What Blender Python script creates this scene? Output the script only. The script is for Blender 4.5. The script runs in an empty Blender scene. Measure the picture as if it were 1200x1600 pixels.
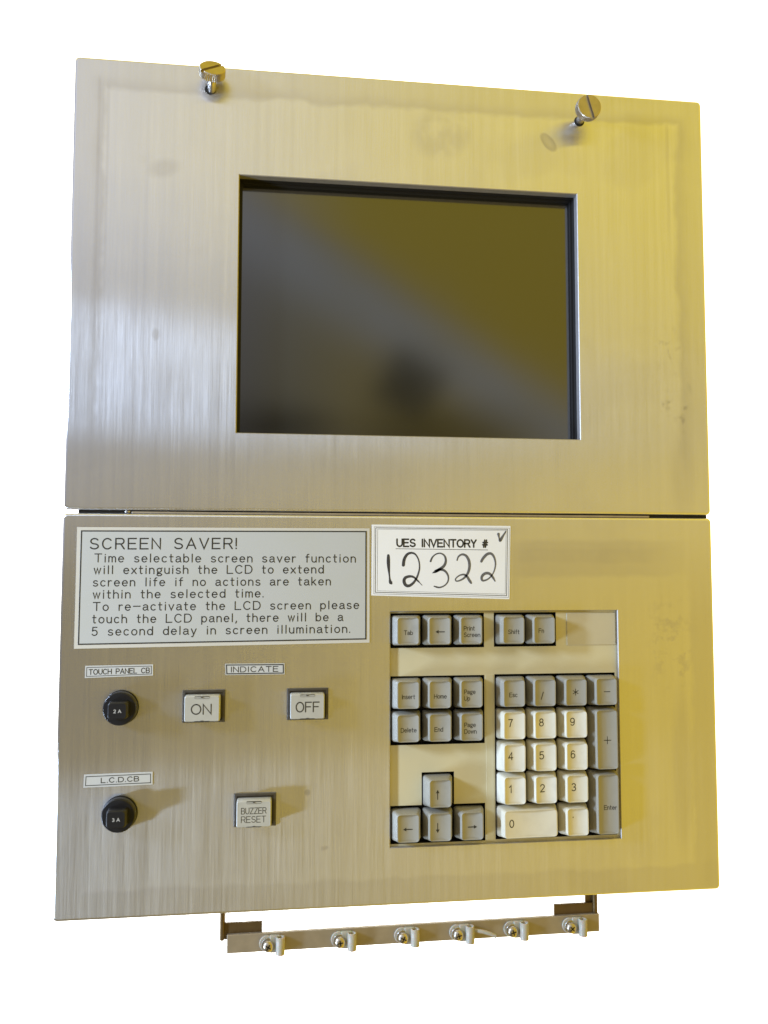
import bpy, math, random
from mathutils import Vector, Matrix
from mathutils.geometry import tessellate_polygon

S = 0.001            # everything below is written in millimetres
PI = math.pi
random.seed(7)
scene = bpy.context.scene
COL = scene.collection

# ------------------------------------------------------------------ camera
cam_d = bpy.data.cameras.new('camera')
cam = bpy.data.objects.new('camera', cam_d)
COL.objects.link(cam)
scene.camera = cam
cam_d.sensor_fit = 'VERTICAL'
cam_d.sensor_height = 36.0
cam_d.lens = 1293.85 / 1600 * 36.0
cam_d.clip_start = 0.02
cam_d.clip_end = 50


def rodr(w):
    a = Vector(w)
    return Matrix.Rotation(a.length, 3, a.normalized())


Rw = rodr((-0.06411579, 0.00483615, 0.12248651))      # world -> (right, forward, up)
r_, f_, u_ = Rw[0], Rw[1], Rw[2]
M = Matrix((r_, u_, -f_)).transposed().to_4x4()
M.translation = Vector((-73.50, -503.24, -78.47)) * S
cam.matrix_world = M


# ------------------------------------------------------------------ node helper
class E:
    """tiny expression wrapper over Math nodes"""
    def __init__(self, nt, s):
        self.nt, self.s = nt, s

    def _op(self, op, *a):
        n = self.nt.nodes.new('ShaderNodeMath')
        n.operation = op
        for i, v in enumerate(a):
            if isinstance(v, E):
                self.nt.links.new(v.s, n.inputs[i])
            else:
                n.inputs[i].default_value = v
        return E(self.nt, n.outputs[0])

    def __add__(s, o): return s._op('ADD', s, o)
    __radd__ = __add__
    def __sub__(s, o): return s._op('SUBTRACT', s, o)
    def __rsub__(s, o): return s._op('SUBTRACT', o, s)
    def __mul__(s, o): return s._op('MULTIPLY', s, o)
    __rmul__ = __mul__
    def __truediv__(s, o): return s._op('DIVIDE', s, o)
    def max(s, o): return s._op('MAXIMUM', s, o)
    def min(s, o): return s._op('MINIMUM', s, o)
    def abs(s): return s._op('ABSOLUTE', s)
    def sqrt(s): return s._op('SQRT', s)
    def pow(s, o): return s._op('POWER', s, o)

    def step(s, a, b):
        n = s.nt.nodes.new('ShaderNodeMapRange')
        n.interpolation_type = 'SMOOTHSTEP'
        s.nt.links.new(s.s, n.inputs[0])
        if a <= b:
            n.inputs[1].default_value, n.inputs[2].default_value = a, b
            return E(s.nt, n.outputs[0])
        n.inputs[1].default_value, n.inputs[2].default_value = b, a
        return 1.0 - E(s.nt, n.outputs[0])


def combine(nt, x, y, z):
    n = nt.nodes.new('ShaderNodeCombineXYZ')
    for i, v in enumerate((x, y, z)):
        if isinstance(v, E):
            nt.links.new(v.s, n.inputs[i])
        else:
            n.inputs[i].default_value = v
    return n.outputs[0]


def noise(nt, x, y, z, scale=1.0, detail=2.0, rough=0.5):
    n = nt.nodes.new('ShaderNodeTexNoise')
    nt.links.new(combine(nt, x, y, z), n.inputs['Vector'])
    n.inputs['Scale'].default_value = scale
    n.inputs['Detail'].default_value = detail
    n.inputs['Roughness'].default_value = rough
    return E(nt, n.outputs[0])


def mixc(nt, a, b, fac):
    n = nt.nodes.new('ShaderNodeMix')
    n.data_type = 'RGBA'
    if isinstance(fac, E):
        nt.links.new(fac.s, n.inputs[0])
    else:
        n.inputs[0].default_value = fac
    for i, v in ((6, a), (7, b)):
        if isinstance(v, (tuple, list)):
            n.inputs[i].default_value = (*v, 1)
        else:
            nt.links.new(v, n.inputs[i])
    return n.outputs[2]


def position(nt):
    g = nt.nodes.new('ShaderNodeNewGeometry')
    s = nt.nodes.new('ShaderNodeSeparateXYZ')
    nt.links.new(g.outputs['Position'], s.inputs[0])
    return [E(nt, s.outputs[i]) * 1000.0 for i in range(3)]


# ------------------------------------------------------------------ room light
world = bpy.data.worlds.new('World')
scene.world = world
world.use_nodes = True
nt = world.node_tree
bg = nt.nodes['Background']
tc = nt.nodes.new('ShaderNodeTexCoord')
sp = nt.nodes.new('ShaderNodeSeparateXYZ')
nt.links.new(tc.outputs['Generated'], sp.inputs[0])
dx, dy, dz = [E(nt, sp.outputs[i]) for i in range(3)]
den = (dy * -1.0).max(0.12)
u, v = dx / den, dz / den
# a dim room put into the world colour: pale grey walls left, yellow right,
# and the pale sloping strip where the two meet overhead
sdiag = u * 0.53 + v * 0.848 - 0.3398
warm = sdiag.step(-0.005, 0.05).max(u.step(-0.10, 0.30))
yellow = mixc(nt, (1.0, 0.71, 0.06), (1.16, 0.90, 0.09), v.step(-0.1, 0.65))
edge = sdiag.step(-0.085, -0.015) * sdiag.step(0.045, -0.005) * u.step(0.9, 0.3)
base = mixc(nt, (0.43, 0.425, 0.38), yellow, warm)
base = mixc(nt, base, (0.45, 0.455, 0.52), u.step(0.0, -0.12) * sdiag.step(0.0, -0.1))
base = mixc(nt, base, (0.86, 0.92, 1.02), edge * 0.85)
upper = v.step(0.16, 0.55) * u.step(0.12, -0.22) * v.step(2.4, 1.1)
base = mixc(nt, base, (1.0, 1.04, 1.22), upper)
low = v.step(0.16, -0.06) * u.step(0.22, -0.15)
base = mixc(nt, base, (0.165, 0.11, 0.02), low * 0.85)
right_boost = u.step(0.75, 1.9)  # added yellow boost that warms surfaces facing right
base = mixc(nt, base, (1.75, 1.22, 0.06), right_boost)
# dark shapes put into the world colour: the photographer with the camera, and more
pu, pv = (u - 0.155) / 0.042, (v - 0.222) / 0.042
ra = pu * 0.88 - pv * 0.47
rb = pu * 0.47 + pv * 0.88
person_dark = ra.abs().step(1.15, 0.6) * rb.abs().step(1.15, 0.6)
pu, pv = (u + 0.01) / 0.09, (v - 0.165) / 0.03
person_dark = person_dark.max((pu * pu + pv * pv).sqrt().step(1.3, 0.3))
pu, pv = (u - 0.20) / 0.14, (v - 0.155) / 0.05  # added dark patch, dims the reflection along the lower screen
person_dark = person_dark.max((pu * pu + pv * pv).sqrt().step(1.3, 0.3) * 0.7)
base = mixc(nt, base, (0.02, 0.018, 0.012), person_dark * 0.95)
nt.links.new(base, bg.inputs['Color'])
bg.inputs['Strength'].default_value = 0.71


def area(name, loc, target, size, power, color, size_y=None):
    d = bpy.data.lights.new(name, 'AREA')
    d.energy = power
    d.color = color
    d.size = size * S
    if size_y:
        d.shape = 'RECTANGLE'
        d.size_y = size_y * S
    o = bpy.data.objects.new(name, d)
    COL.objects.link(o)
    o.location = Vector(loc) * S
    o.rotation_euler = (Vector(target) - Vector(loc)).to_track_quat('-Z', 'Y').to_euler()
    return o


area('window_lamp_low', (-1200, -450, -650), (-60, 0, -330), 110, 13.5, (0.60, 0.76, 1.0), 340)
area('window_lamp_high', (-1200, -450, 290), (-100, 0, 100), 110, 19.0, (0.56, 0.71, 1.0), 230)
area('hidden_backdrop_lamp', (0, 75, -20), (0, 1900, -20), 300, 190.0, (1, 1, 1), 400)  # added lamp hidden behind the panel, whitens the backdrop

scene.view_settings.view_transform = 'Standard'
scene.view_settings.look = 'None'
scene.view_settings.exposure = 0.0
scene.view_settings.gamma = 1.0
scene.render.engine = 'CYCLES'
scene.cycles.max_bounces = 8
scene.cycles.use_denoising = True


# ------------------------------------------------------------------ materials
def new_mat(name):
    m = bpy.data.materials.new(name)
    m.use_nodes = True
    return m, m.node_tree, m.node_tree.nodes['Principled BSDF']


def bump(nt, h, strength, dist):
    b = nt.nodes.new('ShaderNodeBump')
    b.inputs['Strength'].default_value = strength
    b.inputs['Distance'].default_value = dist
    nt.links.new(h.s, b.inputs['Height'])
    return b.outputs[0]


def plain(name, col, rough=0.5, metal=0.0, var=0.06, spec=0.5, nscale=0.3, grain=0.0):
    m, nt, b = new_mat(name)
    x, y, z = position(nt)
    n = noise(nt, x, y, z, nscale, 3)
    dark = tuple(c * (1 - var * 2) for c in col)
    lite = tuple(min(1, c * (1 + var)) for c in col)
    nt.links.new(mixc(nt, dark, lite, n), b.inputs['Base Color'])
    b.inputs['Roughness'].default_value = rough
    b.inputs['Metallic'].default_value = metal
    b.inputs['Specular IOR Level'].default_value = spec
    if grain:
        g = noise(nt, x, y, z, 3.0, 2)
        nt.links.new(bump(nt, g, grain, 0.0001), b.inputs['Normal'])
    return m


def blob(x, z, cx, cz, rx, rz, ang=0.0, soft=0.35):
    c, s = math.cos(ang), math.sin(ang)
    ax = ((x - cx) * c + (z - cz) * s) / rx
    az = ((z - cz) * c - (x - cx) * s) / rz
    return (ax * ax + az * az).sqrt().step(1.0, 1.0 - soft)


ANISO = 0.64
GLOW = 0.10


def steel(name, which):
    m, nt, b = new_mat(name)
    x, y, z = position(nt)
    fine = noise(nt, x, 0.0, z * 0.02, 1.15, 4, 0.75)          # vertical brushing
    mid = noise(nt, x, 3.0, z * 0.012, 0.28, 3, 0.6)
    patch = noise(nt, x, 7.0, z, 0.014, 3, 0.55)
    wob = noise(nt, x, 11.0, z, 0.06, 2, 0.6)
    col = mixc(nt, (0.72, 0.72, 0.725), (0.90, 0.905, 0.915), (fine - 0.5) * (0.3 + mid * 1.3) + (mid - 0.5) * 0.7 + 0.5 + (patch - 0.5) * 0.4)
    rough = 0.240 + (fine - 0.5) * 0.05 + (mid - 0.5) * 0.04 + (patch - 0.5) * 0.04
    dirt = patch.step(0.52, 0.68) * 0.16
    if which == 'upper':
        d = (x + 200.0).min(200.0 - x).min(229.0 - z) + (wob - 0.5) * 7.0 + (patch - 0.5) * 8.0
        margin = d.step(20.0, 15.5) * (0.55 + d.step(19.0, 4.0) * -0.25 + d.step(9.0, 17.0) * 0.25)
        margin = margin * (z + 46.0).step(10.0, 70.0)
        line = ((x + 186.0).abs().step(1.6, 0.2)) * z.step(60.0, 110.0) * z.step(222.0, 214.0)
        line2 = ((x + 180.5).abs().step(1.4, 0.2)) * z.step(40.0, 150.0) * z.step(218.0, 205.0)
        line3 = ((x - 176.5).abs().step(2.0, 0.4)) * z.step(120.0, 160.0) * z.step(216.0, 208.0)
        stains = margin * 0.52 + (line + line2 + line3) * 0.18
        leaf = blob(x, z + (wob - 0.5) * 3.0, 95.6, 195.3, 8.5, 4.6, -0.9, 0.30) * (1.1 - blob(x, z, 95.6, 195.3, 7.0, 3.2, -0.9, 0.8) * 0.45)
        stains = stains + leaf * 0.55
        stains = stains + blob(x, z, 25, 196, 24, 20, 0.3, 0.5) * wob.step(0.3, 0.6) * 0.30
        stains = stains + blob(x, z, -147, 163, 13, 8, 0.3, 0.7) * 0.30
        stains = stains + blob(x, z, -150, 60, 3.0, 5.0, 0.0, 0.6) * 0.35
        sm = noise(nt, x, 21.0, z, 0.10, 5, 0.7)
        stains = stains + blob(x, z, 177, 40, 16, 50, 0.12, 0.6) * sm.step(0.55, 0.68) * 0.55
        stains = stains + blob(x, z, 183, -20, 12, 40, 0.0, 0.7) * 0.22
    else:
        d = (x + 200.0).min(200.0 - x).min(z + 280.0) + (wob - 0.5) * 7.0
        margin = d.step(17.0, 13.0) * (-60.0 - z).step(0.0, 60.0)
        stains = margin * 0.22
        band = (z + 74.0 + (wob - 0.5) * 5.0)
        run = x.step(60.0, 80.0) * x.step(196.0, 150.0)
        layers = band.abs().step(13.5, 9.0) * (0.16 + mid * 0.22) + (band - 2.0).abs().step(6.0, 3.0) * 0.16 * wob
        stains = stains + layers * run
        stains = stains + blob(x, z, 178, -205, 9, 66, 0.0, 0.6) * 0.24
        sm = noise(nt, x, 21.0, z, 0.09, 5, 0.7)
        stains = stains + blob(x, z, 172, -128, 20, 40, 0.1, 0.6) * sm.step(0.5, 0.66) * 0.35
        stains = stains + blob(x, z, -57.3, -213.1, 2.4, 2.4, 0, 0.6) * 0.6
        stains = stains + blob(x, z, -46.9, -245.8, 3.2, 1.8, 0.2, 0.7) * 0.35
    spk = noise(nt, x, 31.0, z, 0.55, 2, 0.5).step(0.74, 0.80)
    stains = (stains + dirt + spk * 0.22).min(1.0)
    col = mixc(nt, col, (0.50, 0.475, 0.44), stains)
    # brushed metal: very wide lobe across the grain, narrow along it, plus a little dull scatter
    g = nt.nodes.new('ShaderNodeBsdfAnisotropic')
    g.distribution = 'BECKMANN'
    nt.links.new(col, g.inputs['Color'])
    nt.links.new((rough + stains * 0.015).s, g.inputs['Roughness'])
    g.inputs['Anisotropy'].default_value = ANISO
    nt.links.new(combine(nt, 0.0, 0.0, 1.0), g.inputs['Tangent'])
    df = nt.nodes.new('ShaderNodeBsdfDiffuse')
    nt.links.new(col, df.inputs['Color'])
    g2 = nt.nodes.new('ShaderNodeBsdfAnisotropic')      # rare deep scratches: widest spread
    g2.distribution = 'BECKMANN'
    nt.links.new(col, g2.inputs['Color'])
    g2.inputs['Roughness'].default_value = 0.345
    g2.inputs['Anisotropy'].default_value = 0.79
    nt.links.new(combine(nt, 0.0, 0.0, 1.0), g2.inputs['Tangent'])
    m0 = nt.nodes.new('ShaderNodeMixShader')
    wide = ((fine - 0.5) * 2.4 + (mid - 0.5) * 1.2 + 1.0).max(0.1) * GLOW * (1.0 - stains * 0.5)
    nt.links.new(wide.s, m0.inputs[0])
    nt.links.new(g.outputs[0], m0.inputs[1])
    nt.links.new(g2.outputs[0], m0.inputs[2])
    mx = nt.nodes.new('ShaderNodeMixShader')
    nt.links.new((0.10 + stains * 0.10).s, mx.inputs[0])
    nt.links.new(m0.outputs[0], mx.inputs[1])
    nt.links.new(df.outputs[0], mx.inputs[2])
    out = [n for n in nt.nodes if n.type == 'OUTPUT_MATERIAL'][0]
    nt.links.new(mx.outputs[0], out.inputs['Surface'])
    nt.nodes.remove(b)
    h = noise(nt, x, 5.0, z * 0.012, 3.2, 3, 0.6)
    warp = noise(nt, x, 41.0, z, 0.012, 2)
    b1 = nt.nodes.new('ShaderNodeBump')
    b1.inputs['Strength'].default_value = 1.0
    b1.inputs['Distance'].default_value = 0.00005
    nt.links.new(h.s, b1.inputs['Height'])
    b2 = nt.nodes.new('ShaderNodeBump')
    b2.inputs['Strength'].default_value = 0.5
    b2.inputs['Distance'].default_value = 0.0006
    nt.links.new(warp.s, b2.inputs['Height'])
    nt.links.new(b2.outputs[0], b1.inputs['Normal'])
    nt.links.new(b1.outputs[0], g.inputs['Normal'])
    nt.links.new(b2.outputs[0], g2.inputs['Normal'])
    return m


def screen_mat():
    m, nt, b = new_mat('dark_display_film')
    x, y, z = position(nt)
    n = noise(nt, x, 0.0, z, 0.9, 3)
    d = noise(nt, x, 5.0, z, 0.02, 3)
    nt.links.new(mixc(nt, (0.008, 0.008, 0.008), (0.016, 0.016, 0.015), d), b.inputs['Base Color'])
    sp_ = noise(nt, x, 9.0, z, 0.42, 1).step(0.80, 0.84) * 0.5
    nt.links.new(mixc(nt, (0.012, 0.012, 0.011), (0.07, 0.07, 0.065), sp_), b.inputs['Base Color'])
    nt.links.new((0.105 + (d - 0.5) * 0.05).s, b.inputs['Roughness'])
    b.inputs['IOR'].default_value = 2.27
    nt.links.new(bump(nt, n, 0.10, 0.00002), b.inputs['Normal'])
    return m


def paper(name, col, stain):
    m, nt, b = new_mat(name)
    x, y, z = position(nt)
    n = noise(nt, x, 0.0, z, 0.03, 4, 0.6)
    f = noise(nt, x, 2.0, z, 1.8, 2)
    c = mixc(nt, col, stain, n.step(0.40, 0.75) * 0.6)
    c = mixc(nt, c, tuple(k * 0.93 for k in col), f * 0.35)
    nt.links.new(c, b.inputs['Base Color'])
    b.inputs['Roughness'].default_value = 0.55
    return m


def pencil_mat():
    m, nt, b = new_mat('smudged_marker')
    x, y, z = position(nt)
    n = noise(nt, x, 2.0, z, 1.3, 4, 0.7)
    g = x.step(-12.0, 48.0)
    c = mixc(nt, (0.035, 0.035, 0.04), (0.17, 0.17, 0.18), g * 0.7 + (n - 0.5) * 1.1)
    nt.links.new(c, b.inputs['Base Color'])
    b.inputs['Roughness'].default_value = 0.6
    return m


def key_mat(name, col):
    m, nt, b = new_mat(name)
    x, y, z = position(nt)
    n = noise(nt, x, y, z, 0.12, 4, 0.6)
    g = noise(nt, x, y, z, 5.0, 2)
    c = mixc(nt, tuple(k * 0.88 for k in col), col, n.step(0.3, 0.6))
    info = nt.nodes.new('ShaderNodeObjectInfo')
    c = mixc(nt, c, tuple(k * v for k, v in zip(col, (0.93, 0.90, 0.82))), E(nt, info.outputs['Random']) * 0.7)
    nt.links.new(c, b.inputs['Base Color'])
    b.inputs['Roughness'].default_value = 0.42
    nt.links.new(bump(nt, g, 0.12, 0.00005), b.inputs['Normal'])
    return m


MAT = dict(
    upper=steel('brushed_steel_upper', 'upper'),
    lower=steel('brushed_steel_lower', 'lower'),
    edge=plain('bare_steel_edge', (0.50, 0.48, 0.46), 0.5, 0.7, 0.1),
    rail=plain('dull_steel_rail', (0.43, 0.37, 0.28), 0.5, 0.6, 0.12, nscale=0.12),
    arm=plain('shaded_steel_arm', (0.17, 0.115, 0.05), 0.5, 0.7, 0.12, nscale=0.1),  # shade behind the plate is put into this brown
    chrome=plain('polished_nickel', (0.52, 0.49, 0.45), 0.32, 1.0, 0.1),
    screwsteel=plain('screw_steel', (0.56, 0.50, 0.40), 0.36, 1.0, 0.12),
    black=plain('black_plastic', (0.008, 0.008, 0.010), 0.42, 0, 0.15),
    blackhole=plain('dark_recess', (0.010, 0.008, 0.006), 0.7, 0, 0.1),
    gasket=plain('black_gasket', (0.012, 0.011, 0.010), 0.6, 0, 0.15),
    screen=screen_mat(),
    housing=plain('cream_plastic', (0.67, 0.61, 0.40), 0.45, 0, 0.05, nscale=0.04, grain=0.12),
    blank=plain('cream_insert', (0.60, 0.545, 0.39), 0.35, 0, 0.05, nscale=0.05),
    greykey=key_mat('grey_key_plastic', (0.365, 0.355, 0.31)),
    whitekey=key_mat('white_key_plastic', (0.77, 0.745, 0.63)),
    ink=plain('black_print', (0.030, 0.028, 0.022), 0.6, 0, 0.2, nscale=2.0),
    softink=plain('faded_print', (0.06, 0.056, 0.045), 0.6, 0, 0.2, nscale=2.0),
    whiteink=plain('white_print', (0.50, 0.50, 0.50), 0.6),
    notice=paper('notice_sheet', (0.52, 0.545, 0.56), (0.51, 0.53, 0.50)),
    noticeedge=paper('notice_edge', (0.63, 0.62, 0.58), (0.60, 0.58, 0.50)),
    tag=paper('label_sheet', (0.56, 0.575, 0.58), (0.53, 0.54, 0.50)),
    invent=paper('inventory_paper', (0.88, 0.91, 0.97), (0.86, 0.87, 0.86)),
    marker=pencil_mat(),
    bezel=plain('grey_black_bezel', (0.080, 0.070, 0.056), 0.45, 0, 0.2),
    cap=plain('white_lens_cap', (0.49, 0.49, 0.45), 0.28, 0, 0.06, nscale=0.2),
    nylon=plain('nylon', (0.44, 0.42, 0.35), 0.38, 0, 0.05),
    wall=plain('white_backdrop', (0.92, 0.92, 0.92), 0.9, 0, 0.0, spec=0.0),
    light_block=plain('grey_light_block', (0.20, 0.19, 0.17), 0.5, 0.3, 0.1),
)
MAT['nylon'].node_tree.nodes['Principled BSDF'].inputs['Subsurface Weight'].default_value = 0.35
MAT['nylon'].node_tree.nodes['Principled BSDF'].inputs['Subsurface Scale'].default_value = 0.002


# ------------------------------------------------------------------ mesh builder
class MB:
    def __init__(s):
        s.v, s.f, s.m, s.sm = [], [], [], []

    def add(s, vs, fs, mat=0, smooth=False):
        o = len(s.v)
        s.v += [tuple(p) for p in vs]
        for f in fs:
            s.f.append(tuple(i + o for i in f))
            s.m.append(mat)
            s.sm.append(smooth)

    def box(s, x0, x1, y0, y1, z0, z1, mat=0, bev=0.0):
        if bev:
            rings = []
            for yy, ins in ((y1, 0), (y0 + bev, 0), (y0 + bev * 0.3, bev * 0.3), (y0, bev)):
                rings.append(rrect((x0 + x1) / 2, (z0 + z1) / 2, x1 - x0 - 2 * ins, z1 - z0 - 2 * ins, max(bev * 1.3 - ins, 0.05), yy, 3))
            s.loft(rings, mat, True, True)
            return
        vs = [(x, y, z) for x in (x0, x1) for y in (y0, y1) for z in (z0, z1)]
        s.add(vs, [(0, 1, 3, 2), (4, 6, 7, 5), (0, 4, 5, 1), (2, 3, 7, 6), (0, 2, 6, 4), (1, 5, 7, 3)], mat)

    def loft(s, rings, mat=0, smooth=True, cap_end=False, cap_start=False, capmat=None):
        n = len(rings[0])
        vs = [p for r in rings for p in r]
        fs = []
        for k in range(len(rings) - 1):
            for i in range(n):
                j = (i + 1) % n
                fs.append((k * n + i, k * n + j, (k + 1) * n + j, (k + 1) * n + i))
        s.add(vs, fs, mat, smooth)
        if cap_end:
            s.add(rings[-1], [tuple(range(n))], mat if capmat is None else capmat)
        if cap_start:
            s.add(rings[0], [tuple(reversed(range(n)))], mat)

    def sheet(s, outer, holes, y, mat=0):
        """flat polygon with holes in the plane y, facing -Y"""
        loops = [[Vector((x, z, 0)) for x, z in lp] for lp in [outer] + holes]
        flat = [p for lp in loops for p in lp]
        tris = tessellate_polygon(loops)
        out = []
        for t in tris:
            a, b, c = [flat[i] for i in t]
            if (b - a).cross(c - a).z < 0:
                t = (t[0], t[2], t[1])
            out.append(t)
        s.add([(p.x, y, p.y) for p in flat], out, mat)

    def wall(s, loop, y0, y1, mat=0, inward=False):
        n = len(loop)
        vs = [(x, y0, z) for x, z in loop] + [(x, y1, z) for x, z in loop]
        fs = []
        for i in range(n):
            j = (i + 1) % n
            f = (i, j, n + j, n + i)
            fs.append(f if not inward else f[::-1])
        s.add(vs, fs, mat)

    def cyl(s, c, axis, r, h, n=24, mat=0, cham=0.0, smooth=True, mod=None, cap_start=True):
        """cylinder from c along axis"""
        a = Vector(axis).normalized()
        t = a.orthogonal().normalized()
        b = a.cross(t)
        c = Vector(c)
        prof = [(r, 0), (r, h)] if not cham else [(r - cham, 0), (r, cham), (r, h - cham), (r - cham, h)]
        rings = []
        for rr, hh in prof:
            rings.append([c + a * hh + (t * math.cos(2 * PI * i / n) + b * math.sin(2 * PI * i / n)) * (rr * (mod(i) if mod else 1)) for i in range(n)])
        s.loft(rings, mat, smooth, True, cap_start)

    def build(s, name, mats, parent=None, origin=(0, 0, 0), label=None):
        if not isinstance(mats, (list, tuple)):
            mats = [mats]
        me = bpy.data.meshes.new(name)
        ox, oy, oz = origin
        me.from_pydata([((x - ox) * S, (y - oy) * S, (z - oz) * S) for x, y, z in s.v], [], s.f)
        for mt in mats:
            me.materials.append(mt)
        me.polygons.foreach_set('material_index', s.m)
        me.polygons.foreach_set('use_smooth', s.sm)
        me.update()
        o = bpy.data.objects.new(name, me)
        COL.objects.link(o)
        if parent is not None:
            o.parent = parent
            o.location = Vector(origin) * S - world_loc(parent)
        else:
            o.location = Vector(origin) * S
        if label:
            o['label'] = label
        return o


def world_loc(o):
    p = Vector((0, 0, 0))
    while o is not None:
        p += o.location
        o = o.parent
    return p


def rrect(cx, cz, w, h, r, y, seg=4):
    pts = []
    r = min(r, w / 2, h / 2)
    for (sx, sz, a0) in ((1, 1, 0), (-1, 1, PI / 2), (-1, -1, PI), (1, -1, 3 * PI / 2)):
        for i in range(seg + 1):
            a = a0 + PI / 2 * i / seg
            pts.append((cx + sx * (w / 2 - r) + r * math.cos(a), y, cz + sz * (h / 2 - r) + r * math.sin(a)))
    return pts


def xz(ring):
    return [(p[0], p[2]) for p in ring]


def rect(x0, x1, z0, z1):
    return [(x0, z0), (x1, z0), (x1, z1), (x0, z1)]


def thing(name, label, cat, loc, group=None):
    o = bpy.data.objects.new(name, None)
    COL.objects.link(o)
    o.location = Vector(loc) * S
    o.empty_display_size = 0.02
    o['label'] = label
    o['category'] = cat
    if group:
        o['group'] = group
    return o


# ------------------------------------------------------------------ stroke lettering (engraver's single-line alphabet)
def arc(cx, cy, rx, ry, a0, a1, n=10):
    return [(cx + rx * math.cos(math.radians(a0 + (a1 - a0) * i / n)), cy + ry * math.sin(math.radians(a0 + (a1 - a0) * i / n))) for i in range(n + 1)]


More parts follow.
